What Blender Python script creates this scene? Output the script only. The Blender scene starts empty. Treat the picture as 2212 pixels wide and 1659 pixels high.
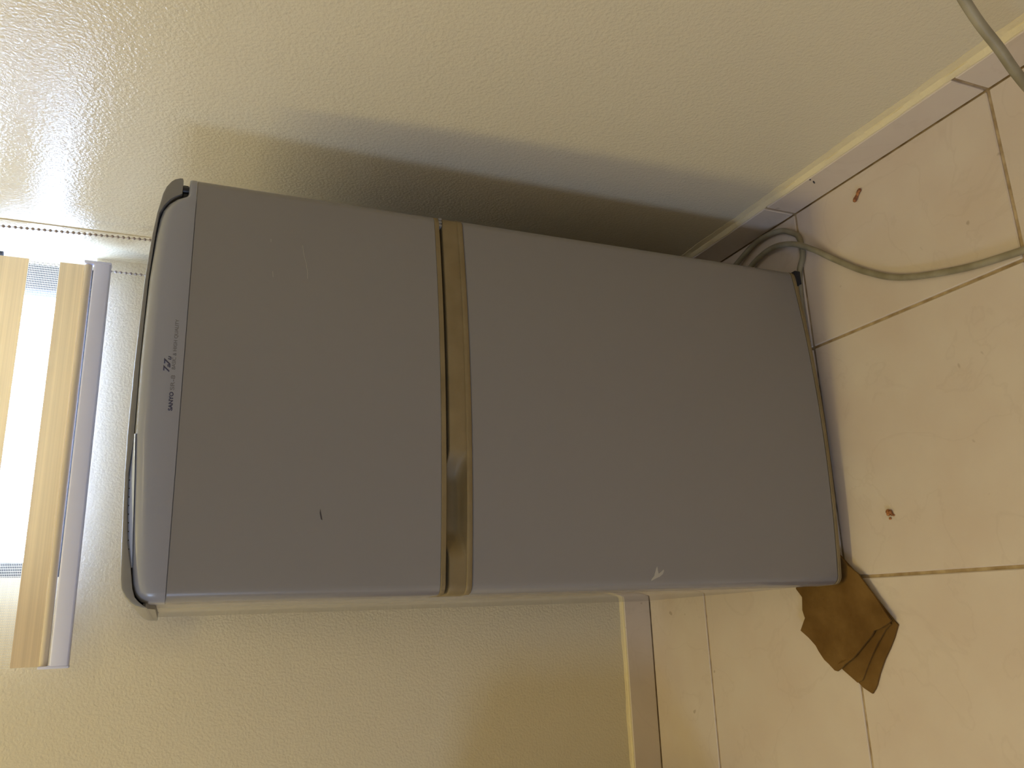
import bpy, bmesh, math, random
from mathutils import Vector, Matrix
random.seed(7)
SC = bpy.context.scene
COL = SC.collection

# ------------------------------------------------------------------ camera
RIGHT = Vector((0.96317, -0.25991, 0.07170))
cam_d = bpy.data.cameras.new('camera')
cam = bpy.data.objects.new('camera', cam_d)
COL.objects.link(cam)
F_PX, YAW, PITCH, ROLL = 1751.68, 0.2926, -0.3842, 0.0774
fwd = Vector((math.sin(YAW) * math.cos(PITCH), math.cos(YAW) * math.cos(PITCH), math.sin(PITCH)))
r0v = Vector((math.cos(YAW), -math.sin(YAW), 0))
u0v = r0v.cross(fwd)
rr = r0v * math.cos(ROLL) + u0v * math.sin(ROLL)
uu = -r0v * math.sin(ROLL) + u0v * math.cos(ROLL)
# the photograph was taken with the phone turned on its side: picture left is up in the room
cx_, cy_, cz_ = -uu, rr, -fwd
cam.matrix_world = Matrix(((cx_.x, cy_.x, cz_.x, 0.0024), (cx_.y, cy_.y, cz_.y, -0.8911),
                           (cx_.z, cy_.z, cz_.z, 0.8804), (0, 0, 0, 1)))
cam_d.sensor_width = 36.0
cam_d.lens = F_PX * 36.0 / 2212.0
cam_d.clip_start = 0.01
SC.camera = cam

# ------------------------------------------------------------------ world, lights, exposure
W = bpy.data.worlds.new('sky')
SC.world = W
W.use_nodes = True
bg = W.node_tree.nodes['Background']
bg.inputs[0].default_value = (0.72, 0.92, 1.36, 1)
bg.inputs[1].default_value = 18.5
SC.view_settings.view_transform = 'Standard'
SC.view_settings.look = 'None'
SC.view_settings.gamma = 1
SC.view_settings.use_curve_mapping = False
SC.view_settings.exposure = 0.17
SC.cycles.use_denoising = True
SC.cycles.max_bounces = 10
SC.cycles.diffuse_bounces = 6
SC.cycles.transparent_max_bounces = 16
SC.cycles.sample_clamp_indirect = 6


def portal(name, loc, sx, sy, rot):
    l = bpy.data.lights.new(name, 'AREA')
    l.shape = 'RECTANGLE'
    l.size, l.size_y = sx, sy
    l.cycles.is_portal = True
    o = bpy.data.objects.new(name, l)
    o.location = loc
    o.rotation_euler = rot
    COL.objects.link(o)


portal('window_portal', (0.325, 0.70, 1.565), 0.50, 1.08, (math.radians(-90), 0, 0))
portal('side_window_portal', (-2.32, -1.55, 1.20), 0.60, 0.70, (math.radians(90), 0, math.radians(-90)))

lamp_l = bpy.data.lights.new('ceiling_lamp_light', 'AREA')
lamp_l.shape = 'RECTANGLE'
lamp_l.size, lamp_l.size_y = 1.25, 0.08
lamp_l.energy = 13.8
lamp_l.color = (1.0, 0.81, 0.29)
lamp_o = bpy.data.objects.new('ceiling_lamp_light', lamp_l)
lamp_o.location = (-0.68, 0.04, 2.36)
COL.objects.link(lamp_o)
fill_l = bpy.data.lights.new('added_rear_fill', 'AREA')  # added unseen fill, brightens the floor towards the right wall
fill_l.shape = 'DISK'
fill_l.size = 0.30
fill_l.energy = 2.5
fill_l.color = (1.0, 0.81, 0.36)
fill_o = bpy.data.objects.new('added_rear_fill', fill_l)
fill_o.location = (0.30, -1.75, 2.36)
COL.objects.link(fill_o)


# ------------------------------------------------------------------ material helpers
def srgb(r, g, b):
    def f(c):
        c /= 255.0
        return c / 12.92 if c <= 0.04045 else ((c + 0.055) / 1.055) ** 2.4
    return (f(r), f(g), f(b), 1.0)


def pmat(name, col, rough=0.5, spec=0.5, metal=0.0, coat=0.0):
    m = bpy.data.materials.new(name)
    m.use_nodes = True
    b = m.node_tree.nodes['Principled BSDF']
    b.inputs['Base Color'].default_value = col
    b.inputs['Roughness'].default_value = rough
    b.inputs['Specular IOR Level'].default_value = spec
    b.inputs['Metallic'].default_value = metal
    b.inputs['Coat Weight'].default_value = coat
    return m


def N(m, t, **kw):
    n = m.node_tree.nodes.new(t)
    for k, v in kw.items():
        setattr(n, k, v)
    return n


def L(m, a, b):
    m.node_tree.links.new(a, b)


def coords(m, scale=(1, 1, 1)):
    tc = N(m, 'ShaderNodeNewGeometry')
    mp = N(m, 'ShaderNodeMapping')
    mp.inputs['Scale'].default_value = scale
    L(m, tc.outputs['Position'], mp.inputs['Vector'])
    return mp.outputs['Vector']


def add_bump(m, scale, strength, dist, detail=2.0, mscale=(1, 1, 1), rough=0.5):
    v = coords(m, mscale)
    n = N(m, 'ShaderNodeTexNoise')
    n.inputs['Scale'].default_value = scale
    n.inputs['Detail'].default_value = detail
    n.inputs['Roughness'].default_value = rough
    L(m, v, n.inputs['Vector'])
    b = N(m, 'ShaderNodeBump')
    b.inputs['Strength'].default_value = strength
    b.inputs['Distance'].default_value = dist
    L(m, n.outputs['Fac'], b.inputs['Height'])
    L(m, b.outputs['Normal'], m.node_tree.nodes['Principled BSDF'].inputs['Normal'])
    return b


def add_mottle(m, c1, c2, scale, detail=4.0, lo=0.35, hi=0.65, mscale=(1, 1, 1)):
    v = coords(m, mscale)
    n = N(m, 'ShaderNodeTexNoise')
    n.inputs['Scale'].default_value = scale
    n.inputs['Detail'].default_value = detail
    L(m, v, n.inputs['Vector'])
    r = N(m, 'ShaderNodeValToRGB')
    r.color_ramp.elements[0].position = lo
    r.color_ramp.elements[0].color = c1
    r.color_ramp.elements[1].position = hi
    r.color_ramp.elements[1].color = c2
    L(m, n.outputs['Fac'], r.inputs['Fac'])
    L(m, r.outputs['Color'], m.node_tree.nodes['Principled BSDF'].inputs['Base Color'])
    return r


M = {}
M['wall'] = pmat('cream_gloss_wall_paint', (0.67, 0.60, 0.445, 1), 0.15, 0.5)
add_bump(M['wall'], 255, 0.6, 0.0015, 2.5)
M['caulk'] = pmat('cream_painted_filler', (0.72, 0.62, 0.40, 1), 0.6, 0.3)
add_bump(M['caulk'], 160, 0.5, 0.002)
M['ceiling'] = pmat('ceiling_paint', (0.75, 0.72, 0.64, 1), 0.8)
M['grout'] = pmat('brown_grout', (0.20, 0.145, 0.085, 1), 0.9, 0.2)
add_mottle(M['grout'], (0.30, 0.215, 0.125, 1), (0.48, 0.37, 0.235, 1), 60)


def tile_mat(name, c1, c2, c3):
    m = pmat(name, c1, 0.32, 0.45)
    nt = m.node_tree
    v = coords(m)
    n1 = N(m, 'ShaderNodeTexNoise')
    n1.inputs['Scale'].default_value = 9
    n1.inputs['Detail'].default_value = 6
    L(m, v, n1.inputs['Vector'])
    r1 = N(m, 'ShaderNodeValToRGB')
    r1.color_ramp.elements[0].position = 0.30
    r1.color_ramp.elements[0].color = c1
    r1.color_ramp.elements[1].position = 0.75
    r1.color_ramp.elements[1].color = c2
    L(m, n1.outputs['Fac'], r1.inputs['Fac'])
    # thin darker veins
    n2 = N(m, 'ShaderNodeTexNoise')
    n2.inputs['Scale'].default_value = 7
    n2.inputs['Detail'].default_value = 5
    n2.inputs['Distortion'].default_value = 0.9
    L(m, v, n2.inputs['Vector'])
    r2 = N(m, 'ShaderNodeValToRGB')
    e = r2.color_ramp.elements
    e[0].position = 0.485
    e[0].color = (0, 0, 0, 1)
    e[1].position = 0.5
    e[1].color = (0.16, 0.16, 0.16, 1)
    e2 = e.new(0.515)
    e2.color = (0, 0, 0, 1)
    L(m, n2.outputs['Fac'], r2.inputs['Fac'])
    mx = N(m, 'ShaderNodeMix', data_type='RGBA')
    L(m, r2.outputs['Color'], mx.inputs['Factor'])
    L(m, r1.outputs['Color'], mx.inputs['A'])
    mx.inputs['B'].default_value = c3
    # small specks of dirt
    n3 = N(m, 'ShaderNodeTexNoise')
    n3.inputs['Scale'].default_value = 42
    n3.inputs['Detail'].default_value = 1
    L(m, v, n3.inputs['Vector'])
    r3 = N(m, 'ShaderNodeValToRGB')
    r3.color_ramp.elements[0].position = 0.20
    r3.color_ramp.elements[0].color = (0.5, 0.5, 0.5, 1)
    r3.color_ramp.elements[1].position = 0.235
    r3.color_ramp.elements[1].color = (0, 0, 0, 1)
    L(m, n3.outputs['Fac'], r3.inputs['Fac'])
    mx2 = N(m, 'ShaderNodeMix', data_type='RGBA')
    L(m, r3.outputs['Color'], mx2.inputs['Factor'])
    L(m, mx.outputs['Result'], mx2.inputs['A'])
    mx2.inputs['B'].default_value = (0.25, 0.17, 0.09, 1)
    L(m, mx2.outputs['Result'], nt.nodes['Principled BSDF'].inputs['Base Color'])
    return m


M['tile'] = tile_mat('cream_marbled_floor_tile', (0.59, 0.49, 0.41, 1), (0.64, 0.56, 0.48, 1), (0.45, 0.36, 0.285, 1))
M['skirt'] = tile_mat('greyish_cream_skirting_tile', (0.62, 0.53, 0.44, 1), (0.68, 0.59, 0.50, 1), (0.50, 0.41, 0.33, 1))

M['door'] = pmat('grey_fridge_door_paint', (0.225, 0.214, 0.214, 1), 0.30, 0.5)
add_bump(M['door'], 700, 0.05, 0.0004)
M['cab'] = pmat('pale_grey_glossy_cabinet_paint', (0.28, 0.26, 0.24, 1), 0.12, 0.5)
M['cap'] = pmat('warm_grey_plastic', (0.29, 0.30, 0.345, 1), 0.28, 0.5)
M['lid'] = pmat('grey_lid_plastic', (0.20, 0.195, 0.19, 1), 0.30, 0.5)
M['tan'] = pmat('aged_tan_plastic', (0.22, 0.165, 0.085, 1), 0.5, 0.3)
add_mottle(M['tan'], (0.20, 0.150, 0.075, 1), (0.235, 0.18, 0.095, 1), 25)
M['gasket'] = pmat('dark_rubber', (0.012, 0.011, 0.013, 1), 0.6, 0.3)
M['strip'] = pmat('sky_reflection_blue_plastic', (0.55, 0.62, 0.82, 1), 0.25, 0.6)  # blue of the reflected sky is painted into the strip colour
M['dark'] = pmat('black_metal', (0.010, 0.011, 0.018, 1), 0.4, 0.5)
M['print'] = pmat('blue_grey_print', (0.045, 0.05, 0.11, 1), 0.45)
M['faint'] = pmat('faded_grey_print', (0.16, 0.155, 0.165, 1), 0.45)
M['chip_dark'] = pmat('dark_nick', (0.05, 0.045, 0.05, 1), 0.6)
M['chip_light'] = pmat('pale_scrape', (0.40, 0.375, 0.33, 1), 0.6)
M['cord'] = pmat('grey_olive_cable_sheath', (0.20, 0.175, 0.115, 1), 0.45, 0.4)
add_mottle(M['cord'], (0.225, 0.195, 0.125, 1), (0.31, 0.275, 0.195, 1), 40)
M['card'] = pmat('brown_cardboard', (0.30, 0.17, 0.05, 1), 0.85, 0.2)
add_mottle(M['card'], (0.115, 0.058, 0.012, 1), (0.17, 0.095, 0.026, 1), 22)
add_bump(M['card'], 60, 0.4, 0.003, 3)
M['crumb'] = pmat('reddish_brown_crumb', (0.26, 0.085, 0.022, 1), 0.6)
add_mottle(M['crumb'], (0.14, 0.04, 0.01, 1), (0.42, 0.17, 0.05, 1), 220)
M['rail'] = pmat('mauve_grey_rail_plastic', (0.64, 0.66, 0.86, 1), 0.5, 0.4)
M['bead'] = pmat('pale_chain_bead', (0.36, 0.30, 0.27, 1), 0.3, 0.5)
M['frame'] = pmat('blue_grey_window_frame', (0.05, 0.055, 0.075, 1), 0.7, 0.2)
M['lampshade'] = pmat('opal_lamp_diffuser', (0.9, 0.85, 0.75, 1), 0.4)
_b = M['lampshade'].node_tree.nodes['Principled BSDF']
_b.inputs['Emission Color'].default_value = (1, 0.82, 0.55, 1)
_b.inputs['Emission Strength'].default_value = 4.0
M['wood'] = pmat('brown_wood', (0.16, 0.075, 0.028, 1), 0.5)
add_mottle(M['wood'], (0.12, 0.055, 0.02, 1), (0.20, 0.10, 0.04, 1), 8, mscale=(1, 6, 1))


def glass_mat():
    m = bpy.data.materials.new('window_glass')
    m.use_nodes = True
    nt = m.node_tree
    nt.nodes.remove(nt.nodes['Principled BSDF'])
    out = nt.nodes['Material Output']
    t = N(m, 'ShaderNodeBsdfTransparent')
    t.inputs[0].default_value = (0.95, 0.98, 1, 1)
    g = N(m, 'ShaderNodeBsdfGlossy')
    g.inputs['Roughness'].default_value = 0.02
    mx = N(m, 'ShaderNodeMixShader')
    mx.inputs[0].default_value = 0.06
    L(m, t.outputs[0], mx.inputs[1])
    L(m, g.outputs[0], mx.inputs[2])
    L(m, mx.outputs[0], out.inputs[0])
    return m


M['glass'] = glass_mat()


def fabric_mat(name, col, trans_col, sheer):
    m = bpy.data.materials.new(name)
    m.use_nodes = True
    nt = m.node_tree
    nt.nodes.remove(nt.nodes['Principled BSDF'])
    out = nt.nodes['Material Output']
    v = coords(m, (1.5, 1, 330))
    n = N(m, 'ShaderNodeTexNoise')
    n.inputs['Scale'].default_value = 1.0
    n.inputs['Detail'].default_value = 3
    L(m, v, n.inputs['Vector'])
    r = N(m, 'ShaderNodeValToRGB')
    r.color_ramp.elements[0].position = 0.3
    r.color_ramp.elements[0].color = tuple(c * 0.86 for c in col[:3]) + (1,)
    r.color_ramp.elements[1].position = 0.7
    r.color_ramp.elements[1].color = col
    L(m, n.outputs['Fac'], r.inputs['Fac'])
    d = N(m, 'ShaderNodeBsdfDiffuse')
    L(m, r.outputs['Color'], d.inputs[0])
    t = N(m, 'ShaderNodeBsdfTranslucent')
    mul = N(m, 'ShaderNodeMix', data_type='RGBA', blend_type='MULTIPLY')
    mul.inputs['Factor'].default_value = 1
    L(m, r.outputs['Color'], mul.inputs['A'])
    mul.inputs['B'].default_value = trans_col
    L(m, mul.outputs['Result'], t.inputs[0])
    mx = N(m, 'ShaderNodeAddShader')
    L(m, d.outputs[0], mx.inputs[0])
    L(m, t.outputs[0], mx.inputs[1])
    if not sheer:
        L(m, mx.outputs[0], out.inputs[0])
        return m
    # open mesh: fine horizontal threads with finer uprights, the rest is see-through
    p = coords(m)
    w1 = N(m, 'ShaderNodeTexWave', wave_type='BANDS', bands_direction='Z')
    w1.inputs['Scale'].default_value = 140
    L(m, p, w1.inputs['Vector'])
    w2 = N(m, 'ShaderNodeTexWave', wave_type='BANDS', bands_direction='X')
    w2.inputs['Scale'].default_value = 85
    L(m, p, w2.inputs['Vector'])
    ma = N(m, 'ShaderNodeMath', operation='MAXIMUM')
    L(m, w1.outputs['Fac'], ma.inputs[0])
    L(m, w2.outputs['Fac'], ma.inputs[1])
    mr = N(m, 'ShaderNodeMapRange')
    mr.inputs['From Min'].default_value = 0.62
    mr.inputs['From Max'].default_value = 0.95
    mr.inputs['To Min'].default_value = 0.02
    mr.inputs['To Max'].default_value = 0.6
    L(m, ma.outputs[0], mr.inputs['Value'])
    tr = N(m, 'ShaderNodeBsdfTransparent')
    ms = N(m, 'ShaderNodeMixShader')
    L(m, mr.outputs['Result'], ms.inputs[0])
    L(m, tr.outputs[0], ms.inputs[1])
    L(m, mx.outputs[0], ms.inputs[2])
    L(m, ms.outputs[0], out.inputs[0])
    return m


M['band'] = fabric_mat('cream_blind_fabric', (0.66, 0.55, 0.40, 1), (0.31, 0.32, 0.30, 1), False)
M['hem'] = pmat('cream_hem_fabric', (0.60, 0.52, 0.42, 1), 0.8, 0.2)
M['sheer'] = fabric_mat('sheer_blind_mesh', (0.80, 0.77, 0.68, 1), (0.22, 0.22, 0.22, 1), True)


# ------------------------------------------------------------------ object helpers
def link(name, me, mat=None, parent=None, smooth=None):
    o = bpy.data.objects.new(name, me)
    COL.objects.link(o)
    if mat is not None and len(me.materials) == 0:
        me.materials.append(mat)
    if parent is not None:
        o.parent = parent
    if smooth is not None:
        me.polygons.foreach_set('use_smooth', [True] * len(me.polygons))
        me.set_sharp_from_angle(angle=math.radians(smooth))
    return o


def from_bm(name, bm, mat, parent=None, smooth=35):
    bmesh.ops.recalc_face_normals(bm, faces=bm.faces[:])
    me = bpy.data.meshes.new(name)
    bm.to_mesh(me)
    bm.free()
    return link(name, me, mat, parent, smooth)


def bm_box(bm, x0, x1, y0, y1, z0, z1):
    vs = [bm.verts.new(p) for p in ((x0, y0, z0), (x1, y0, z0), (x1, y1, z0), (x0, y1, z0),
                                    (x0, y0, z1), (x1, y0, z1), (x1, y1, z1), (x0, y1, z1))]
    for f in ((0, 3, 2, 1), (4, 5, 6, 7), (0, 1, 5, 4), (1, 2, 6, 5), (2, 3, 7, 6), (3, 0, 4, 7)):
        bm.faces.new([vs[i] for i in f])
    return vs


def box(name, x0, x1, y0, y1, z0, z1, mat, parent=None, bev=0.0, seg=2):
    bm = bmesh.new()
    bm_box(bm, x0, x1, y0, y1, z0, z1)
    if bev > 0:
        bmesh.ops.bevel(bm, geom=bm.edges[:], offset=bev, segments=seg, profile=0.5, affect='EDGES')
    return from_bm(name, bm, mat, parent)


def loft(name, sections, mat, parent=None, smooth=35, cap=True, closed=True):
    bm = bmesh.new()
    rows = [[bm.verts.new(p) for p in s] for s in sections]
    n = len(rows[0])
    for a, b in zip(rows, rows[1:]):
        for i in range(n if closed else n - 1):
            j = (i + 1) % n
            try:
                bm.faces.new((a[i], a[j], b[j], b[i]))
            except ValueError:
                pass
    if cap:
        bm.faces.new(rows[0])
        bm.faces.new(rows[-1][::-1])
    return from_bm(name, bm, mat, parent, smooth)


def prism(name, pts, z0, z1, mat, parent=None, bev=0.0):
    bm = bmesh.new()
    vs = [bm.verts.new((x, y, z0)) for x, y in pts]
    f = bm.faces.new(vs)
    r = bmesh.ops.extrude_face_region(bm, geom=[f])
    for v in r['geom']:
        if isinstance(v, bmesh.types.BMVert):
            v.co.z = z1
    if bev:
        bmesh.ops.bevel(bm, geom=bm.edges[:], offset=bev, segments=1, affect='EDGES')
    return from_bm(name, bm, mat, parent)


def catmull(pts, sub=10):
    P = [Vector(p) for p in pts]
    P = [2 * P[0] - P[1]] + P + [2 * P[-1] - P[-2]]
    out = []
    for i in range(1, len(P) - 2):
        p0, p1, p2, p3 = P[i - 1:i + 3]
        for k in range(sub):
            t = k / sub
            out.append(0.5 * ((2 * p1) + (-p0 + p2) * t + (2 * p0 - 5 * p1 + 4 * p2 - p3) * t * t +
                              (-p0 + 3 * p1 - 3 * p2 + p3) * t ** 3))
    out.append(P[-2])
    return out


def tube(name, pts, r, mat, parent=None, sub=10, n=12):
    C = catmull(pts, sub) if sub > 1 else [Vector(p) for p in pts]
    secs = []
    nrm = None
    for i, p in enumerate(C):
        t = (C[min(i + 1, len(C) - 1)] - C[max(i - 1, 0)]).normalized()
        if nrm is None:
            nrm = t.orthogonal().normalized()
        else:
            nrm = (nrm - t * nrm.dot(t)).normalized()
        b = t.cross(nrm)
        secs.append([p + (nrm * math.cos(a) + b * math.sin(a)) * r for a in
                     [2 * math.pi * k / n for k in range(n)]])
    return loft(name, secs, mat, parent, 60)


def tag(o, label=None, cat=None, group=None, kind=None):
    if label:
        o['label'] = label
    if cat:
        o['category'] = cat
    if group:
        o['group'] = group
    if kind:
        o['kind'] = kind
    return o


def empty(name, loc=(0, 0, 0), rz=0.0):
    o = bpy.data.objects.new(name, None)
    o.empty_display_size = 0.1
    o.location = loc
    o.rotation_euler = (0, 0, rz)
    COL.objects.link(o)
    return o


def interp(tab, u):
    if u <= tab[0][0]:
        return tab[0][1]
    for (a, va), (b, vb) in zip(tab, tab[1:]):
        if u <= b:
            return va + (vb - va) * (u - a) / (b - a)
    return tab[-1][1]


# ------------------------------------------------------------------ the room
XS, YS = 0.5925, 0.5359          # faces of the skirting tiles
XW, YW = 0.6025, 0.5459          # faces of the walls
XL, YR, ZC = -2.20, -2.70, 2.50
PITCH_T = 0.340
GA, R0 = 0.3691, 0.0135          # one grout line in each direction

floor = box('floor', XL - 0.1, XW + 0.1, YR - 0.1, YW + 0.1, -0.10, -0.0025, M['grout'])
tag(floor, kind='structure')
ceil = box('ceiling', XL - 0.1, XW + 0.1, YR - 0.1, YW + 0.1, ZC, ZC + 0.1, M['ceiling'])
tag(ceil, kind='structure')

# window opening in the back wall
WX0, WX1, WZ0, WZ1 = 0.073, 0.6005, 1.030, 2.100
bm = bmesh.new()
bm_box(bm, XL - 0.1, XW + 0.1, YW, YW + 0.16, -0.1, WZ0)
bm_box(bm, XL - 0.1, XW + 0.1, YW, YW + 0.16, WZ1, ZC)
bm_box(bm, XL - 0.1, WX0, YW, YW + 0.16, WZ0, WZ1)
bm_box(bm, WX1, XW + 0.1, YW, YW + 0.16, WZ0, WZ1)
tag(from_bm('wall_back', bm, M['wall']), kind='structure')
tag(box('wall_right', XW, XW + 0.1, YR - 0.1, YW, -0.1, ZC, M['wall']), kind='structure')
tag(box('wall_front', XL - 0.1, XW + 0.1, YR - 0.1, YR, -0.1, ZC, M['wall']), kind='structure')
# left wall with a second window opening (outside the picture)
LY0, LY1, LZ0, LZ1 = -1.85, -1.25, 0.85, 1.55
bm = bmesh.new()
bm_box(bm, XL - 0.1, XL, YR, YW, -0.1, LZ0)
bm_box(bm, XL - 0.1, XL, YR, YW, LZ1, ZC)
bm_box(bm, XL - 0.1, XL, YR, LY0, LZ0, LZ1)
bm_box(bm, XL - 0.1, XL, LY1, YW, LZ0, LZ1)
tag(from_bm('wall_left', bm, M['wall']), kind='structure')

# shallow plastered chase where the right wall meets the back corner
tag(box('trim_1', XW - 0.0016, XW + 0.01, 0.436, YW + 0.02, 0.06, ZC, M['wall'], None, 0.0012), kind='structure')

# windows
w1 = empty('window_1', (0, 0, 0))
tag(w1, kind='structure')
fy0, fy1 = YW + 0.055, YW + 0.095
box('sill', WX0, WX1, YW + 0.001, YW + 0.055, WZ0 - 0.02, WZ0 + 0.0015, M['ceiling'], w1, 0.001)
box('frame_bar', WX0, WX1, fy0, fy1, WZ0, WZ0 + 0.030, M['frame'], w1, 0.002)
box('frame_bar', WX0, WX1, fy0, fy1, WZ1 - 0.03, WZ1, M['frame'], w1, 0.002)
box('frame_bar', WX0, WX0 + 0.026, fy0, fy1, WZ0 + 0.03, WZ1 - 0.03, M['frame'], w1, 0.002)
box('frame_bar', WX1 - 0.045, WX1, fy0, fy1, WZ0 + 0.03, WZ1 - 0.03, M['frame'], w1, 0.002)
box('pane', WX0 + 0.02, WX1 - 0.02, fy0 + 0.017, fy0 + 0.021, WZ0 + 0.028, WZ1 - 0.028, M['glass'], w1)
w2 = empty('window_2', (0, 0, 0))
tag(w2, kind='structure')
fx0, fx1 = XL - 0.09, XL - 0.05
for a in ((LY0, LY1, LZ0, LZ0 + 0.05), (LY0, LY1, LZ1 - 0.05, LZ1), (LY0, LY0 + 0.05, LZ0 + 0.05, LZ1 - 0.05),
          (LY1 - 0.05, LY1, LZ0 + 0.05, LZ1 - 0.05)):
    box('frame_bar', fx0, fx1, a[0], a[1], a[2], a[3], M['frame'], w2, 0.002)
box('pane', fx0 + 0.018, fx0 + 0.022, LY0 + 0.045, LY1 - 0.045, LZ0 + 0.045, LZ1 - 0.045, M['glass'], w2)

# floor tiles: every tile an object of its own
G = 0.0021


def tile_mesh(cache, sx, sy, sz, mat, b=0.0012):
    k = (round(sx, 4), round(sy, 4), round(sz, 4), mat.name)
    if k not in cache:
        bm = bmesh.new()
        bm_box(bm, -sx / 2, sx / 2, -sy / 2, sy / 2, -sz / 2, sz / 2)
        bmesh.ops.bevel(bm, geom=bm.edges[:], offset=b, segments=1, affect='EDGES')
        bmesh.ops.recalc_face_normals(bm, faces=bm.faces[:])
        me = bpy.data.meshes.new('tile')
        bm.to_mesh(me)
        bm.free()
        me.materials.append(mat)
        cache[k] = me
    return cache[k]


cache = {}
xs = [XS]
g = GA
while g > XL:
    xs.append(g)
    g -= PITCH_T
xs.append(XL)
ys = [YS]
g = R0 + PITCH_T
while g > YR:
    ys.append(g)
    g -= PITCH_T
ys.append(YR)
for xa, xb in zip(xs[1:], xs):
    for ya, yb in zip(ys[1:], ys):
        a = 0.0006 if xb == XS else G
        b = 0.0006 if yb == YS else G
        x0, x1, y0, y1 = xa + G, xb - a, ya + G, yb - b
        if x1 - x0 < 0.01 or y1 - y0 < 0.01:
            continue
        me = tile_mesh(cache, x1 - x0, y1 - y0, 0.008, M['tile'])
        o = bpy.data.objects.new('tile', me)
        COL.objects.link(o)
        o.location = ((x0 + x1) / 2, (y0 + y1) / 2, -0.004 + random.uniform(-0.0003, 0.0))
        o.parent = floor

# skirting of cut tiles along the two visible walls, with a painted filler bead on top
ZS = 0.0575
base_r = box('baseboard_right', XS + 0.003, XW + 0.002, YR, YS + 0.003, -0.01, ZS - 0.002, M['grout'])
tag(base_r, kind='structure')
for ya, yb in zip(ys[1:], ys):
    y0, y1 = ya + G * 1.3, (yb - G * 1.3 if yb != YS else yb)
    if y1 - y0 < 0.01:
        continue
    me = tile_mesh(cache, 0.010, y1 - y0, ZS - 0.001, M['skirt'], 0.001)
    o = bpy.data.objects.new('tile', me)
    COL.objects.link(o)
    o.location = (XS + 0.005, (y0 + y1) / 2, ZS / 2 + 0.0005)
    o.parent = base_r
base_b = box('baseboard_back', XL, XS + 0.003, YS + 0.003, YW + 0.002, -0.01, ZS - 0.002, M['grout'])
tag(base_b, kind='structure')
for xa, xb in zip(xs[1:], xs):
    x0, x1 = xa + G, (xb - G if xb != XS else xb)
    if x1 - x0 < 0.01:
        continue
    me = tile_mesh(cache, x1 - x0, 0.010, ZS - 0.001, M['skirt'], 0.001)
    o = bpy.data.objects.new('tile', me)
    COL.objects.link(o)
    o.location = ((x0 + x1) / 2, YS + 0.005, ZS / 2 + 0.0005)
    o.parent = base_b


def wob(t, s):
    return (math.sin(t * 37 + s) * 0.5 + math.sin(t * 91 + s * 2.3) * 0.3 + math.sin(t * 213 + s) * 0.2)


secs = []
n = 260
for i in range(n + 1):
    y = YS - (YS + 1.4) * i / n
    a = wob(y, 0.4)
    b = wob(y, 2.1)
    c = wob(y * 1.7, 4.0)
    secs.append([(XW + 0.004, y, ZS - 0.001), (XS + 0.0015 + 0.0012 * a, y, ZS - 0.0005),
                 (XS + 0.0018 + 0.0012 * a, y, ZS + 0.0015),
                 (XS + 0.0055, y, ZS + 0.0052 + 0.0012 * c), (XS + 0.0075, y, ZS + 0.0060 - 0.0010 * c),
                 (XW - 0.0006, y, ZS + 0.0150 + 0.0016 * b), (XW + 0.004, y, ZS + 0.0155 + 0.0016 * b)])
loft('filler_bead', secs, M['caulk'], base_r, 30)
secs = []
for i in range(n + 1):
    x = XS - (XS + 1.4) * i / n
    a = wob(x, 1.4)
    b = wob(x, 3.1)
    c = wob(x * 1.7, 5.0)
    secs.append([(x, YW + 0.004, ZS - 0.001), (x, YS + 0.002 + 0.0010 * a, ZS - 0.0005),
                 (x, YS + 0.0024 + 0.0010 * a, ZS + 0.0012),
                 (x, YS + 0.0055, ZS + 0.0022 + 0.0008 * c), (x, YS + 0.0072, ZS + 0.0020 - 0.0008 * c),
                 (x, YW - 0.0006, ZS + 0.0052 + 0.0012 * b), (x, YW + 0.004, ZS + 0.0056 + 0.0012 * b)])
loft('filler_bead', secs, M['caulk'], base_b, 30)
# two dark flecks stuck on the skirting
for (y, z, l) in ((-0.078, 0.0440, 0.010), (-0.082, 0.0545, 0.004)):
    bm = bmesh.new()
    bmesh.ops.create_icosphere(bm, subdivisions=2, radius=1)
    bmesh.ops.scale(bm, vec=(0.0008, l / 2, 0.0012), verts=bm.verts[:])
    bmesh.ops.rotate(bm, cent=(0, 0, 0), matrix=Matrix.Rotation(math.radians(-55), 3, 'X'), verts=bm.verts[:])
    bmesh.ops.translate(bm, vec=(XS - 0.0002, y, z), verts=bm.verts[:])
    from_bm('fleck', bm, M['chip_dark'], base_r)

# ------------------------------------------------------------------ refrigerator
FW = 0.4718
FR = empty('refrigerator', (0.0202, 0.0, 0.0), 0.02369)
tag(FR, 'grey two-door refrigerator with tan plastic trims, standing in the corner on the tiles', 'refrigerator')
BOW = 0.0155
RC = 0.012


def front(u, bow=BOW, r=RC, w0=0.0, w1=FW):
    t = (u - w0) / (w1 - w0)
    v = -bow * (1 - (2 * t - 1) ** 2)
    d = min(u - w0, w1 - u)
    if d < r:
        v += (r - math.sqrt(max(0.0, r * r - (r - d) ** 2)))
    return v


def usamples(w0=0.0, w1=FW, r=RC, n=36):
    us = [w0 + r * (1 - math.cos(math.pi / 2 * k / 6)) for k in range(6)]
    us += [w0 + r + (w1 - w0 - 2 * r) * k / n for k in range(n + 1)]
    us += [w1 - r * (1 - math.cos(math.pi / 2 * k / 6)) for k in range(5, -1, -1)]
    return us


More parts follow.
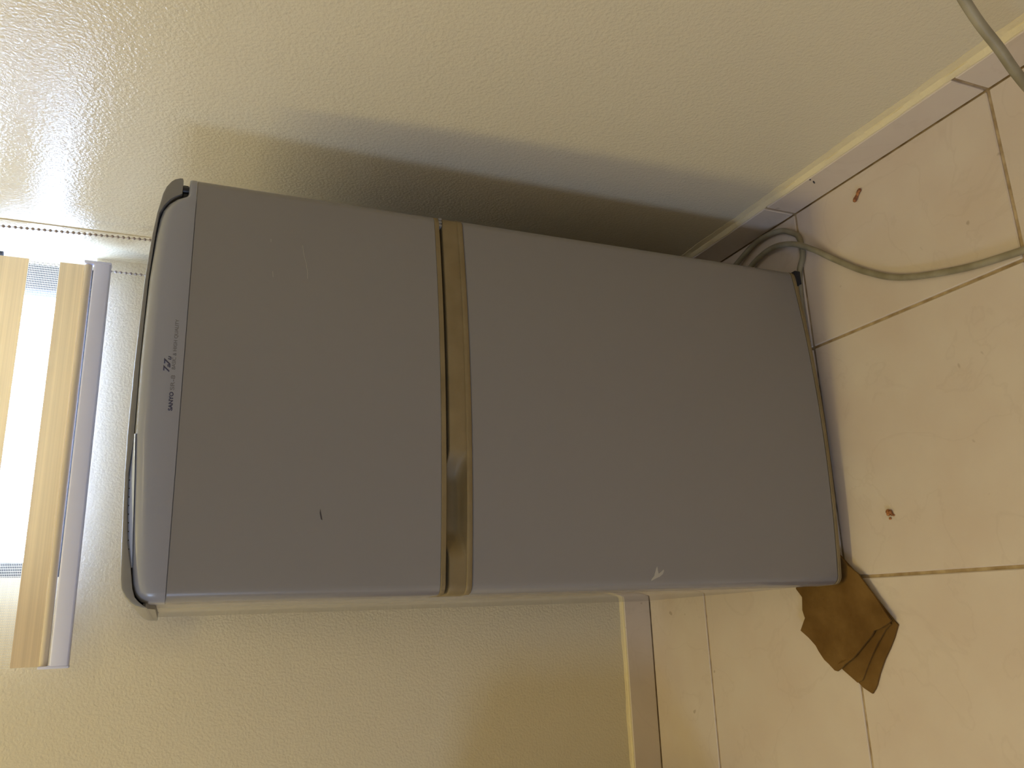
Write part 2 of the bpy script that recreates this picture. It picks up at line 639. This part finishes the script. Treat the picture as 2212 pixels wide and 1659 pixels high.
def slab(name, z0, z1, mat, parent, back=0.045, inset=0.0, bev=0.0012):
    """bowed door slab: the plan outline stacked up in z with softened edges"""
    secs = []
    for z, ins in ((z0, bev), (z0 + bev, 0), (z1 - bev, 0), (z1, bev)):
        d = inset + ins
        us = usamples()
        s = []
        for u in us:
            uu_ = min(max(u, d), FW - d)
            s.append((uu_, front(u) + d, z))
        s += [(FW - d, back, z), (d, back, z)]
        secs.append(s)
    return loft(name, secs, mat, parent, 30)


# cabinet body
cab = box('cabinet', 0.0, FW, 0.052, 0.490, 0.035, 0.912, M['cab'], FR, 0.004)
box('kick_plate', 0.012, FW - 0.012, 0.060, 0.075, 0.012, 0.036, M['dark'], FR, 0.001)
for (fu, fv) in ((0.05, 0.10), (FW - 0.05, 0.10), (0.05, 0.45), (FW - 0.05, 0.45)):
    bm = bmesh.new()
    bmesh.ops.create_cone(bm, cap_ends=True, segments=20, radius1=0.018, radius2=0.014, depth=0.034)
    bmesh.ops.translate(bm, vec=(fu, fv, 0.018 if fu > 0.1 or fv > 0.2 else 0.0245), verts=bm.verts[:])
    if not (fu > 0.1 or fv > 0.2):
        bmesh.ops.scale(bm, vec=(1, 1, 0.62), space=Matrix.Translation((0, 0, -0.0355)), verts=bm.verts[:])
    from_bm('foot', bm, M['dark'], FR)

# upper (freezer) door
ZP0, ZP1 = 0.5992, 0.8815
ud = slab('upper_door', ZP0, ZP1, M['door'], FR, bev=0.0007)
tr = slab('door_trim', 0.5935, ZP0 + 0.0001, M['tan'], ud, inset=-0.0004, bev=0.0005)
box('gasket', 0.008, FW - 0.008, 0.045, 0.053, 0.600, 0.905, M['gasket'], ud, 0.001)

# moulded top of the upper door
CAP = [(0.0, 0.8940), (0.0006, 0.9000), (0.0018, 0.9040), (0.0045, 0.9072), (0.010, 0.9103), (0.0184, 0.9128), (0.0337, 0.9145),
       (0.0581, 0.9160), (0.0897, 0.9178), (0.1267, 0.9198), (0.1645, 0.9222), (0.2434, 0.9232), (0.3378, 0.9222),
       (0.3933, 0.9196), (0.4131, 0.9178), (0.4251, 0.9150), (0.4335, 0.9105), (0.4396, 0.9030), (0.4425, 0.8960),
       (0.4440, 0.8925), (0.4473, 0.8900), (0.46, 0.8898), (FW - 0.002, 0.8896), (FW, 0.8880)]
us = sorted(set([round(u, 5) for u in usamples()] + [round(a, 5) for a, _ in CAP]))
secs = []
for u in us:
    zt = interp(CAP, u)
    f = front(u) - 0.0008
    rr_ = min(0.013, (zt - ZP1) * 0.45)
    s = [(u, 0.045, ZP1 + 0.0002), (u, f + 0.0003, ZP1 + 0.0002), (u, f, ZP1 + 0.0006)]
    for k in range(7):
        a = math.pi / 2 * k / 6
        s.append((u, f + rr_ * (1 - math.cos(a)), zt - rr_ + rr_ * math.sin(a)))
    s.append((u, 0.045, zt - 0.0005))
    secs.append(s)
cap = loft('door_cap', secs, M['cap'], ud, 40)

# lid over the whole cabinet, with a hood wrapping round the door top at both ends
OUT = [(-0.0045, 0.8990), (-0.0040, 0.9035), (-0.0020, 0.9085), (0.0013, 0.9130), (0.0060, 0.9178), (0.0143, 0.9218), (0.023, 0.9232),
       (0.0317, 0.9238), (0.0581, 0.9252), (0.0896, 0.9266), (0.1264, 0.9281), (0.1642, 0.9292), (0.243, 0.9290),
       (0.3372, 0.9269), (0.3928, 0.9235), (0.4216, 0.9204), (0.4453, 0.9167), (0.4546, 0.9138), (0.4620, 0.9095),
       (0.4655, 0.9060), (0.4676, 0.9010)]
LOW = [(-0.0045, 0.8975), (-0.0040, 0.8980), (-0.0020, 0.9012), (0.0013, 0.9052), (0.0060, 0.9092), (0.0143, 0.9118), (0.0228, 0.9131),
       (0.0338, 0.9148), (0.0450, 0.9172), (0.0581, 0.9198), (0.0896, 0.9228), (0.1265, 0.9246), (0.1645, 0.9226),
       (0.2433, 0.9237), (0.3376, 0.9229), (0.3932, 0.9201), (0.4191, 0.9181), (0.4295, 0.9141), (0.4383, 0.9085),
       (0.4429, 0.9035), (0.4475, 0.8966), (0.4649, 0.8965), (0.4676, 0.8972)]
us = sorted(set([a for a, _ in OUT] + [a for a, _ in LOW] + [0.07, 0.08, 0.1, 0.11, 0.14, 0.15]))
secs = []
for u in us:
    zo, zl = interp(OUT, u), interp(LOW, u)
    e = min(0.0022, (zo - zl) * 0.4)
    v0 = -0.0035 + 0.004 * (abs(u / FW - 0.5) * 2) ** 6
    secs.append([(u, v0 + 0.0006, zl), (u, v0, zl + 0.0004), (u, v0, zo - e), (u, v0 + e * 0.3, zo - e * 0.3),
                 (u, v0 + e, zo), (u, 0.488, zo), (u, 0.488, zo - 0.004), (u, 0.058, zo - 0.004 if zo - 0.004 > zl else zl), (u, 0.052, zl)])
lid = loft('lid', secs, M['lid'], FR, 40)
# side lip of the lid, seen from the front at the left
bm = bmesh.new()
pts = [(0.020, 0.8990), (0.028, 0.8985), (0.040, 0.8960), (0.060, 0.8905), (0.489, 0.8905), (0.489, 0.9015), (0.020, 0.9015)]
a = [bm.verts.new((-0.0042, v, z)) for v, z in pts]
b = [bm.verts.new((0.0010, v, z)) for v, z in pts]
bm.faces.new(a)
bm.faces.new(b[::-1])
for i in range(len(pts)):
    j = (i + 1) % len(pts)
    bm.faces.new((a[i], b[i], b[j], a[j]))
from_bm('lid_lip', bm, M['lid'], lid, 20)
box('lid_lip', FW - 0.004, FW + 0.0005, 0.055, 0.488, 0.8905, 0.905, M['lid'], lid, 0.001)
# strip painted in reflected sky blue, with a row of vent holes in the finger scoop above the door
secs = []
for k in range(25):
    u = 0.034 + (0.166 - 0.034) * k / 24
    zb = interp(CAP, u) - 0.002
    zt = interp(LOW, u) + 0.001
    f = front(u)
    secs.append([(u, f + 0.0045, zb + 0.0012), (u, f + 0.0060, zb + 0.0022), (u, 0.003, zt), (u, 0.030, zt), (u, 0.030, zb)])
vent = loft('vent_strip', secs, M['strip'], FR, 30)
for k in range(9):
    u = 0.052 + k * 0.0085
    zt = interp(LOW, u) + 0.001
    zb = interp(CAP, u) + 0.0002
    f = front(u)
    q = 0.62
    bm = bmesh.new()
    bmesh.ops.create_icosphere(bm, subdivisions=1, radius=0.0007)
    bmesh.ops.translate(bm, vec=(u, (f + 0.006) * (1 - q) + 0.003 * q, zb * (1 - q) + zt * q), verts=bm.verts[:])
    from_bm('vent_hole', bm, M['dark'], vent)
# upper hinge showing in the slot at the right
hg = box('upper_hinge', 0.4415, FW - 0.010, 0.004, 0.060, 0.8905, 0.8965, M['dark'], FR, 0.001)
bm = bmesh.new()
bmesh.ops.create_cone(bm, cap_ends=True, segments=16, radius1=0.0045, radius2=0.0045, depth=0.010)
bmesh.ops.translate(bm, vec=(0.4555, 0.0045, 0.8935), verts=bm.verts[:])
from_bm('hinge_pin', bm, M['dark'], hg)

# lower door
ZL0, ZL1 = 0.0268, 0.5615
ld = slab('lower_door', ZL0, ZL1, M['door'], FR)
slab('bottom_trim', 0.0200, ZL0 - 0.0005, M['tan'], ld, inset=-0.0004)
box('gasket', 0.008, FW - 0.008, 0.045, 0.053, 0.040, 0.575, M['gasket'], ld, 0.001)
# dark line of the seam between the two doors
box('cabinet_rail', 0.004, FW - 0.004, 0.030, 0.0525, 0.584, 0.600, M['gasket'], cab, 0.001)


def scoop(u):
    a, b = 0.036, 0.166
    if u < a or u > b:
        return 0.0
    t = (u - a) / (b - a)
    e = min(t, 1 - t) / 0.30
    e = max(0.0, min(1.0, e))
    return e * e * (3 - 2 * e)


ZT = 0.5893
us = sorted(set([round(u, 5) for u in usamples()] + [round(0.030 + 0.0035 * k, 5) for k in range(42)]))
secs = []
for u in us:
    f = front(u) - 0.0006
    s_ = scoop(u)
    zt = ZT + 0.0034 * s_
    q = 0.021 * s_
    fu = f + 0.0012
    secs.append([(u, 0.045, ZL1 + 0.0005), (u, f + 0.0008, ZL1 + 0.0005), (u, f, ZL1 + 0.0012), (u, f, ZL1 + 0.0064),
                 (u, f + 0.0005, ZL1 + 0.0071), (u, fu + 0.0002 + q * 0.10, ZL1 + 0.0073), (u, fu + q * 0.62, ZL1 + 0.0095), (u, fu + q * 0.86, ZL1 + 0.0130),
                 (u, fu + q * 0.97, ZL1 + 0.0180), (u, fu + q, zt - 0.0022), (u, fu + 0.0006 + q, zt - 0.0006),
                 (u, fu + 0.002 + q, zt), (u, 0.045, zt)])
loft('handle_trim', secs, M['tan'], ld, 50)
# small white hinge between the doors at the right
mh = box('middle_hinge', FW - 0.017, FW - 0.004, 0.000, 0.040, 0.5898, 0.5936, M['cap'], FR, 0.0006)
for k in range(3):
    box('hinge_washer', FW - 0.0165 + 0.0045 * k, FW - 0.0135 + 0.0045 * k, -0.002, 0.004, 0.5897, 0.5937, M['lid'], mh, 0.0004)
# bottom hinge, dark, at the right corner
bh = box('lower_hinge', FW - 0.022, FW - 0.0005, -0.002, 0.070, 0.0095, 0.0203, M['dark'], FR, 0.001)
bm = bmesh.new()
bmesh.ops.create_cone(bm, cap_ends=True, segments=16, radius1=0.006, radius2=0.006, depth=0.006)
bmesh.ops.translate(bm, vec=(FW - 0.012, 0.011, 0.0128), verts=bm.verts[:])
from_bm('hinge_pin', bm, M['dark'], bh)
box('trim_stop', FW - 0.034, FW - 0.025, 0.000, 0.030, 0.0145, 0.0205, M['tan'], ld, 0.001)


# printing on the door cap
def lettering(name, body, u, z, width, height, mat, parent, bold=0.0, shear=0.0):
    cu = bpy.data.curves.new('txt', 'FONT')
    cu.body = body
    cu.size = 1.0
    cu.offset = bold
    cu.shear = shear
    cu.extrude = 0
    ob = bpy.data.objects.new('txt', cu)
    COL.objects.link(ob)
    bpy.context.view_layer.update()
    dg = bpy.context.evaluated_depsgraph_get()
    me = bpy.data.meshes.new_from_object(ob.evaluated_get(dg))
    bpy.data.objects.remove(ob)
    bpy.data.curves.remove(cu)
    xs_ = [v.co.x for v in me.vertices]
    ys_ = [v.co.y for v in me.vertices]
    x0, x1, y0, y1 = min(xs_), max(xs_), min(ys_), max(ys_)
    bm = bmesh.new()
    bm.from_mesh(me)
    bpy.data.meshes.remove(me)
    bmesh.ops.triangulate(bm, faces=bm.faces[:])
    for v in bm.verts:
        a = u + (v.co.x - x0) / (x1 - x0) * width
        b = z + (v.co.y - y0) / (y1 - y0) * height
        v.co = (a, front(a) - 0.0008 - 0.00025, b)
    r = bmesh.ops.extrude_face_region(bm, geom=bm.faces[:])
    bmesh.ops.translate(bm, vec=(0, 0.0003, 0), verts=[e for e in r['geom'] if isinstance(e, bmesh.types.BMVert)])
    me = bpy.data.meshes.new(name)
    bm.to_mesh(me)
    bm.free()
    return link(name, me, mat, parent)


lettering('lettering', 'SANYO', 0.1900, 0.8888, 0.0200, 0.0042, M['print'], cap, 0.035)
lettering('lettering', 'SR-8', 0.2120, 0.8886, 0.0160, 0.0040, M['faint'], cap, 0.0)
lettering('lettering', 'BASIC & HIGH QUALITY', 0.2345, 0.8885, 0.0560, 0.0042, M['faint'], cap, 0.0)
lettering('emblem', '7', 0.2312, 0.8945, 0.0072, 0.0062, M['print'], cap, 0.02, 0.25)
lettering('emblem', 'a', 0.2362, 0.8940, 0.0036, 0.0030, M['print'], cap, 0.02, 0.2)
lettering('emblem', '7', 0.2390, 0.8943, 0.0072, 0.0062, M['print'], cap, 0.02, 0.25)
lettering('emblem', 'u', 0.2447, 0.8937, 0.0040, 0.0030, M['print'], cap, 0.02, 0.2)


# nicks and scrapes: thin slivers lying on the paint
def mark(pts, mat, parent, lift=0.0004):
    bm = bmesh.new()
    vs = [bm.verts.new((u, front(u) - lift, z)) for u, z in pts]
    f = bm.faces.new(vs)
    r = bmesh.ops.extrude_face_region(bm, geom=[f])
    bmesh.ops.translate(bm, vec=(0, lift + 0.0002, 0), verts=[e for e in r['geom'] if isinstance(e, bmesh.types.BMVert)])
    return from_bm('paint_mark', bm, mat, parent, 20)


mark([(0.0926, 0.7352), (0.0880, 0.7356), (0.0815, 0.7340), (0.0805, 0.7325), (0.0850, 0.7334)], M['chip_dark'], ud)
mark([(0.0100, 0.3268), (0.0122, 0.3262), (0.0160, 0.3222), (0.0248, 0.3192), (0.0275, 0.3176), (0.0220, 0.3168),
      (0.0185, 0.3158), (0.0210, 0.3122), (0.0236, 0.3085), (0.0218, 0.3078), (0.0180, 0.3098), (0.0150, 0.3142), (0.0135, 0.3185)], M['chip_light'], ld)
for seg in ([(0.4000, 0.7632), (0.3860, 0.7612), (0.3760, 0.7586), (0.3640, 0.7570), (0.3570, 0.7569)],
            [(0.3610, 0.7957), (0.3540, 0.7950)], [(0.4030, 0.7990), (0.3990, 0.7988)]):
    pts = seg + [(u, z - 0.00045) for u, z in seg[::-1]]
    mark(pts, M['chip_light'], ud, 0.0003)

# ------------------------------------------------------------------ roller blind
BY = 0.496
BL = empty('roller_blind', (0.257, BY, 1.0))
tag(BL, 'cream and sheer striped roller blind hanging over the window with a mauve bottom rail', 'blind')
O = Vector((0.257, BY, 1.0))


def bpart(o):
    o.parent = BL
    o.matrix_parent_inverse = Matrix.Translation(-O)
    return o


BX0, BX1 = -0.054, 0.566
z = 1.0425
edges = [(z, 1.0775, 'band'), (1.0775, 1.1215, 'sheer')]
z = 1.1215
while z < 2.12:
    edges.append((z, min(z + 0.076, 2.14), 'band'))
    edges.append((z + 0.076, min(z + 0.120, 2.14), 'sheer'))
    z += 0.120
for z0, z1, k in edges:
    if z0 >= 2.14:
        continue
    th = 0.0008 if k == 'band' else 0.0004
    bpart(box('fabric_band' if k == 'band' else 'sheer_band', BX0, BX1, BY - th / 2, BY + th / 2, z0, z1, M[k]))
# tube in the hem
hem = tube('hem_tube', [(BX0, BY, 1.0365), (BX0 + 0.2, BY, 1.0365), (BX1, BY, 1.0365)], 0.0058, M['hem'], None, 1, 16)
bpart(hem)
rail = bpart(box('bottom_rail', -0.056, 0.570, BY - 0.009, BY + 0.007, 1.0035, 1.0285, M['rail'], None, 0.003, 3))
for x in (-0.0565, 0.5685):
    bpart(box('end_cap', x - 0.001, x + 0.003, BY - 0.0095, BY + 0.0075, 1.0030, 1.0425, M['rail'], None, 0.0012))
bpart(box('head_box', BX0 - 0.01, BX1 + 0.006, BY - 0.03, YW - 0.002, 2.13, 2.20, M['rail'], None, 0.004))


def chain(name, x0, y0, z0, x1, y1, z1):
    bm = bmesh.new()
    d = Vector((x1 - x0, y1 - y0, z1 - z0))
    n_ = int(d.length / 0.0076)
    for k in range(n_ + 1):
        p = Vector((x0, y0, z0)) + d * (k / n_)
        r = bmesh.ops.create_icosphere(bm, subdivisions=1 if z1 > 1.5 and p.z > 1.3 else 2, radius=0.0024)
        bmesh.ops.translate(bm, vec=p, verts=r['verts'])
    r = bmesh.ops.create_cone(bm, cap_ends=True, segments=6, radius1=0.0005, radius2=0.0005, depth=d.length)
    q = d.to_track_quat('Z', 'Y').to_matrix()
    bmesh.ops.rotate(bm, cent=(0, 0, 0), matrix=q, verts=r['verts'])
    bmesh.ops.translate(bm, vec=Vector((x0, y0, z0)) + d / 2, verts=r['verts'])
    return from_bm(name, bm, M['bead'], None, 60)


tag(bpart(chain('bead_chain', 0.583, 0.392, 0.80, 0.536, 0.398, 2.13)), kind='stuff')
tag(bpart(chain('bead_chain', 0.566, 0.512, 0.80, 0.566, 0.506, 2.13)), kind='stuff')

bpart(tube('chain_connector', [(0.5740, 0.509, 1.1600), (0.5740, 0.509, 1.1720), (0.5735, 0.509, 1.1900)], 0.0046, M['frame'], None, 1, 12))

# ------------------------------------------------------------------ cables
rc = 0.0045
cable = tube('power_cord', [
    (0.330, 0.030, rc), (0.400, 0.0225, rc), (0.450, 0.0205, rc), (0.492, 0.016, rc), (0.517, 0.004, rc), (0.546, 0.006, rc), (0.561, 0.018, rc),
    (0.578, 0.048, 0.006), (0.582, 0.096, 0.008), (0.567, 0.142, 0.011), (0.548, 0.182, 0.014), (0.530, 0.185, 0.014), (0.530, 0.145, 0.012),
    (0.549, 0.106, 0.010), (0.553, 0.060, 0.012), (0.538, 0.012, 0.0155), (0.512, -0.026, 0.011), (0.485, -0.056, 0.006), (0.442, -0.110, rc), (0.410, -0.168, rc), (0.387, -0.254, rc),
    (0.377, -0.332, rc), (0.368, -0.40, 0.006), (0.372, -0.455, 0.045), (0.392, -0.486, 0.135), (0.420, -0.510, 0.236), (0.440, -0.517, 0.270),
    (0.470, -0.5225, 0.308), (0.545, -0.540, 0.385), (0.6035, -0.552, 0.440)], rc, M['cord'], None, 12, 12)
tag(cable, 'grey-olive power cord looping beside the refrigerator and rising off the tiles to the right wall', 'cable')

# ------------------------------------------------------------------ folded cardboard under the front corner
cb = empty('cardboard_piece', (-0.03, 0.01, 0.0))
tag(cb, 'folded torn piece of brown cardboard wedged under the front left foot of the refrigerator', 'cardboard')
OC = Vector((-0.03, 0.01, 0))
TOP = [(0.0620, 0.085), (0.0173, 0.1048), (0.005, 0.0942), (-0.0135, 0.0957), (-0.0247, 0.0919), (-0.0424, 0.105), (-0.0520, 0.0915), (-0.0633, 0.0782), (-0.0700, 0.0735),
       (-0.0817, 0.0633), (-0.0870, 0.0560), (-0.0952, 0.047), (-0.0961, 0.042), (-0.0764, 0.0058), (-0.0549, -0.0213), (-0.0480, -0.0300), (-0.0411, -0.0359),
       (-0.0387, -0.0458), (-0.031, -0.0626), (-0.0282, -0.0655), (-0.0046, -0.0487), (0.0326, -0.0221), (0.0461, -0.0028), (0.085, 0.03)]


def sheet(name, pts, zf, th, seed):
    """thin warped board: outline filled, with a height that varies over it"""
    random.seed(seed)
    bm = bmesh.new()
    vs = [bm.verts.new((x, y, 0)) for x, y in pts]
    f = bm.faces.new(vs)
    bmesh.ops.triangulate(bm, faces=[f])
    bmesh.ops.subdivide_edges(bm, edges=bm.edges[:], cuts=3, use_grid_fill=True)
    for v in bm.verts:
        v.co.z = zf(v.co.x, v.co.y)
    r = bmesh.ops.extrude_face_region(bm, geom=bm.faces[:])
    for e in r['geom']:
        if isinstance(e, bmesh.types.BMVert):
            e.co.z += th
    o = from_bm(name, bm, M['card'], cb, 30)
    o.matrix_parent_inverse = Matrix.Translation(-OC)
    return o


def lim(x, y, z):
    return z


sheet('top_layer', TOP, lambda x, y: 0.0085 + 0.0008 * math.sin(x * 90 + y * 40) + (0.0030 * max(0, min(1, (-0.03 - x) / 0.06)) if y < 0.03 else 0.0), 0.0025, 1)
sheet('bottom_layer', [(0.075, 0.03), (0.06, 0.08), (0.0, 0.085), (-0.06, 0.072), (-0.0942, 0.039), (-0.1050, 0.0200), (-0.116, 0.0053), (-0.1221, -0.0081),
                       (-0.1160, -0.0140), (-0.1104, -0.0183), (-0.0960, -0.0260), (-0.0777, -0.0381), (-0.0640, -0.0490), (-0.0501, -0.0588), (-0.0339, -0.0681), (-0.0290, -0.0630), (0.03, -0.014)],
      lambda x, y: 0.0003 + 0.0006 * (1 + math.sin(x * 70 - y * 30)) * 0.5, 0.0028, 2)
sheet('folded_layer', [(0.02, 0.0), (-0.03, 0.05), (-0.0820, 0.045), (-0.0942, 0.036), (-0.1094, 0.0122), (-0.1060, 0.0030), (-0.0860, -0.0110), (-0.0700, -0.0235), (-0.0550, -0.0360), (-0.0400, -0.0500), (-0.0330, -0.0600)],
      lambda x, y: 0.0042 + 0.0006 * math.sin(x * 80), 0.0024, 3)

# ------------------------------------------------------------------ crumbs on the tiles
def crumb(name, pts, rad, label):
    bm = bmesh.new()
    for p, r in zip(pts, rad):
        q = bmesh.ops.create_icosphere(bm, subdivisions=2, radius=r)
        for v in q['verts']:
            v.co *= 1 + random.uniform(-0.12, 0.12)
        bmesh.ops.scale(bm, vec=(1, 1, 0.75), verts=q['verts'])
        bmesh.ops.translate(bm, vec=(p[0], p[1], r * 0.72), verts=q['verts'])
    o = from_bm(name, bm, M['crumb'], None, 60)
    return tag(o, label, 'crumb')


crumb('crumb', [(0.5550, -0.1080), (0.5565, -0.1097), (0.5582, -0.1113), (0.5602, -0.1130), (0.5622, -0.1147), (0.5640, -0.1166), (0.5655, -0.1188)], [0.0030, 0.0031, 0.0029, 0.0026, 0.0028, 0.0031, 0.0029],
      'long reddish brown crumb on the tile near the skirting of the right wall')
crumb('crumb', [(0.1105, -0.0795), (0.1095, -0.0835), (0.1065, -0.0850), (0.1075, -0.0800), (0.1050, -0.0875), (0.1012, -0.0810)], [0.0030, 0.0032, 0.0022, 0.0028, 0.0015, 0.0018],
      'small roundish brown crumb on the tile in front of the lower door')

# ------------------------------------------------------------------ ceiling lamp and an added rear fill lamp, outside the picture
lp = empty('ceiling_lamp', (-0.68, 0.04, ZC))
tag(lp, 'long white tube lamp under the ceiling left of the refrigerator', 'lamp')
box('lamp_base', -0.66, 0.66, -0.045, 0.045, -0.06, -0.001, M['ceiling'], lp, 0.004)
bm = bmesh.new()
bmesh.ops.create_cone(bm, cap_ends=True, segments=24, radius1=0.018, radius2=0.018, depth=1.20)
bmesh.ops.rotate(bm, cent=(0, 0, 0), matrix=Matrix.Rotation(math.pi / 2, 3, 'Y'), verts=bm.verts[:])
bmesh.ops.translate(bm, vec=(0, 0, -0.092), verts=bm.verts[:])
from_bm('lamp_tube', bm, M['lampshade'], lp)
for x in (-0.61, 0.61):
    box('lamp_holder', x - 0.012, x + 0.012, -0.020, 0.020, -0.115, -0.058, M['ceiling'], lp, 0.003)
lp = empty('ceiling_lamp', (0.30, -1.75, ZC))  # added unseen lamp body for the rear fill light
tag(lp, 'added unseen fill lamp, round and opal, behind the camera near the right wall', 'lamp')
for nm, r, z0, z1, mt in (('lamp_base', 0.19, -0.03, 0.0, M['ceiling']), ('lamp_shade', 0.17, -0.10, -0.03, M['lampshade'])):
    bm = bmesh.new()
    bmesh.ops.create_cone(bm, cap_ends=True, segments=40, radius1=r * 0.92, radius2=r, depth=z1 - z0)
    bmesh.ops.translate(bm, vec=(0, 0, (z0 + z1) / 2), verts=bm.verts[:])
    from_bm(nm, bm, mt, lp)

# unseen wooden cabinet, added so its shadow falls on the wall and floor in view
lc = empty('added_shade_cabinet', (-0.72, 0.36, 0))
tag(lc, 'added unseen brown wooden cabinet that shades the back wall left of the refrigerator', 'cabinet')


def lpart(o):
    o.parent = lc
    o.matrix_parent_inverse = Matrix.Translation((0.72, -0.36, 0))
    return o


lpart(box('body', -0.98, -0.455, 0.205, 0.530, 0.030, 0.470, M['wood'], None, 0.003))
lpart(box('top', -0.99, -0.450, 0.190, 0.532, 0.470, 0.488, M['wood'], None, 0.003))
lpart(box('plinth', -0.97, -0.47, 0.225, 0.525, 0.0005, 0.030, M['dark'], None, 0.001))
for dx in (-0.975, -0.715):
    d_ = lpart(box('door', dx, dx + 0.252, 0.188, 0.204, 0.040, 0.462, M['wood'], None, 0.003))
    k_ = box('knob', dx + 0.115, dx + 0.137, 0.170, 0.1885, 0.24, 0.262, M['dark'], None, 0.006)
    k_.parent = d_
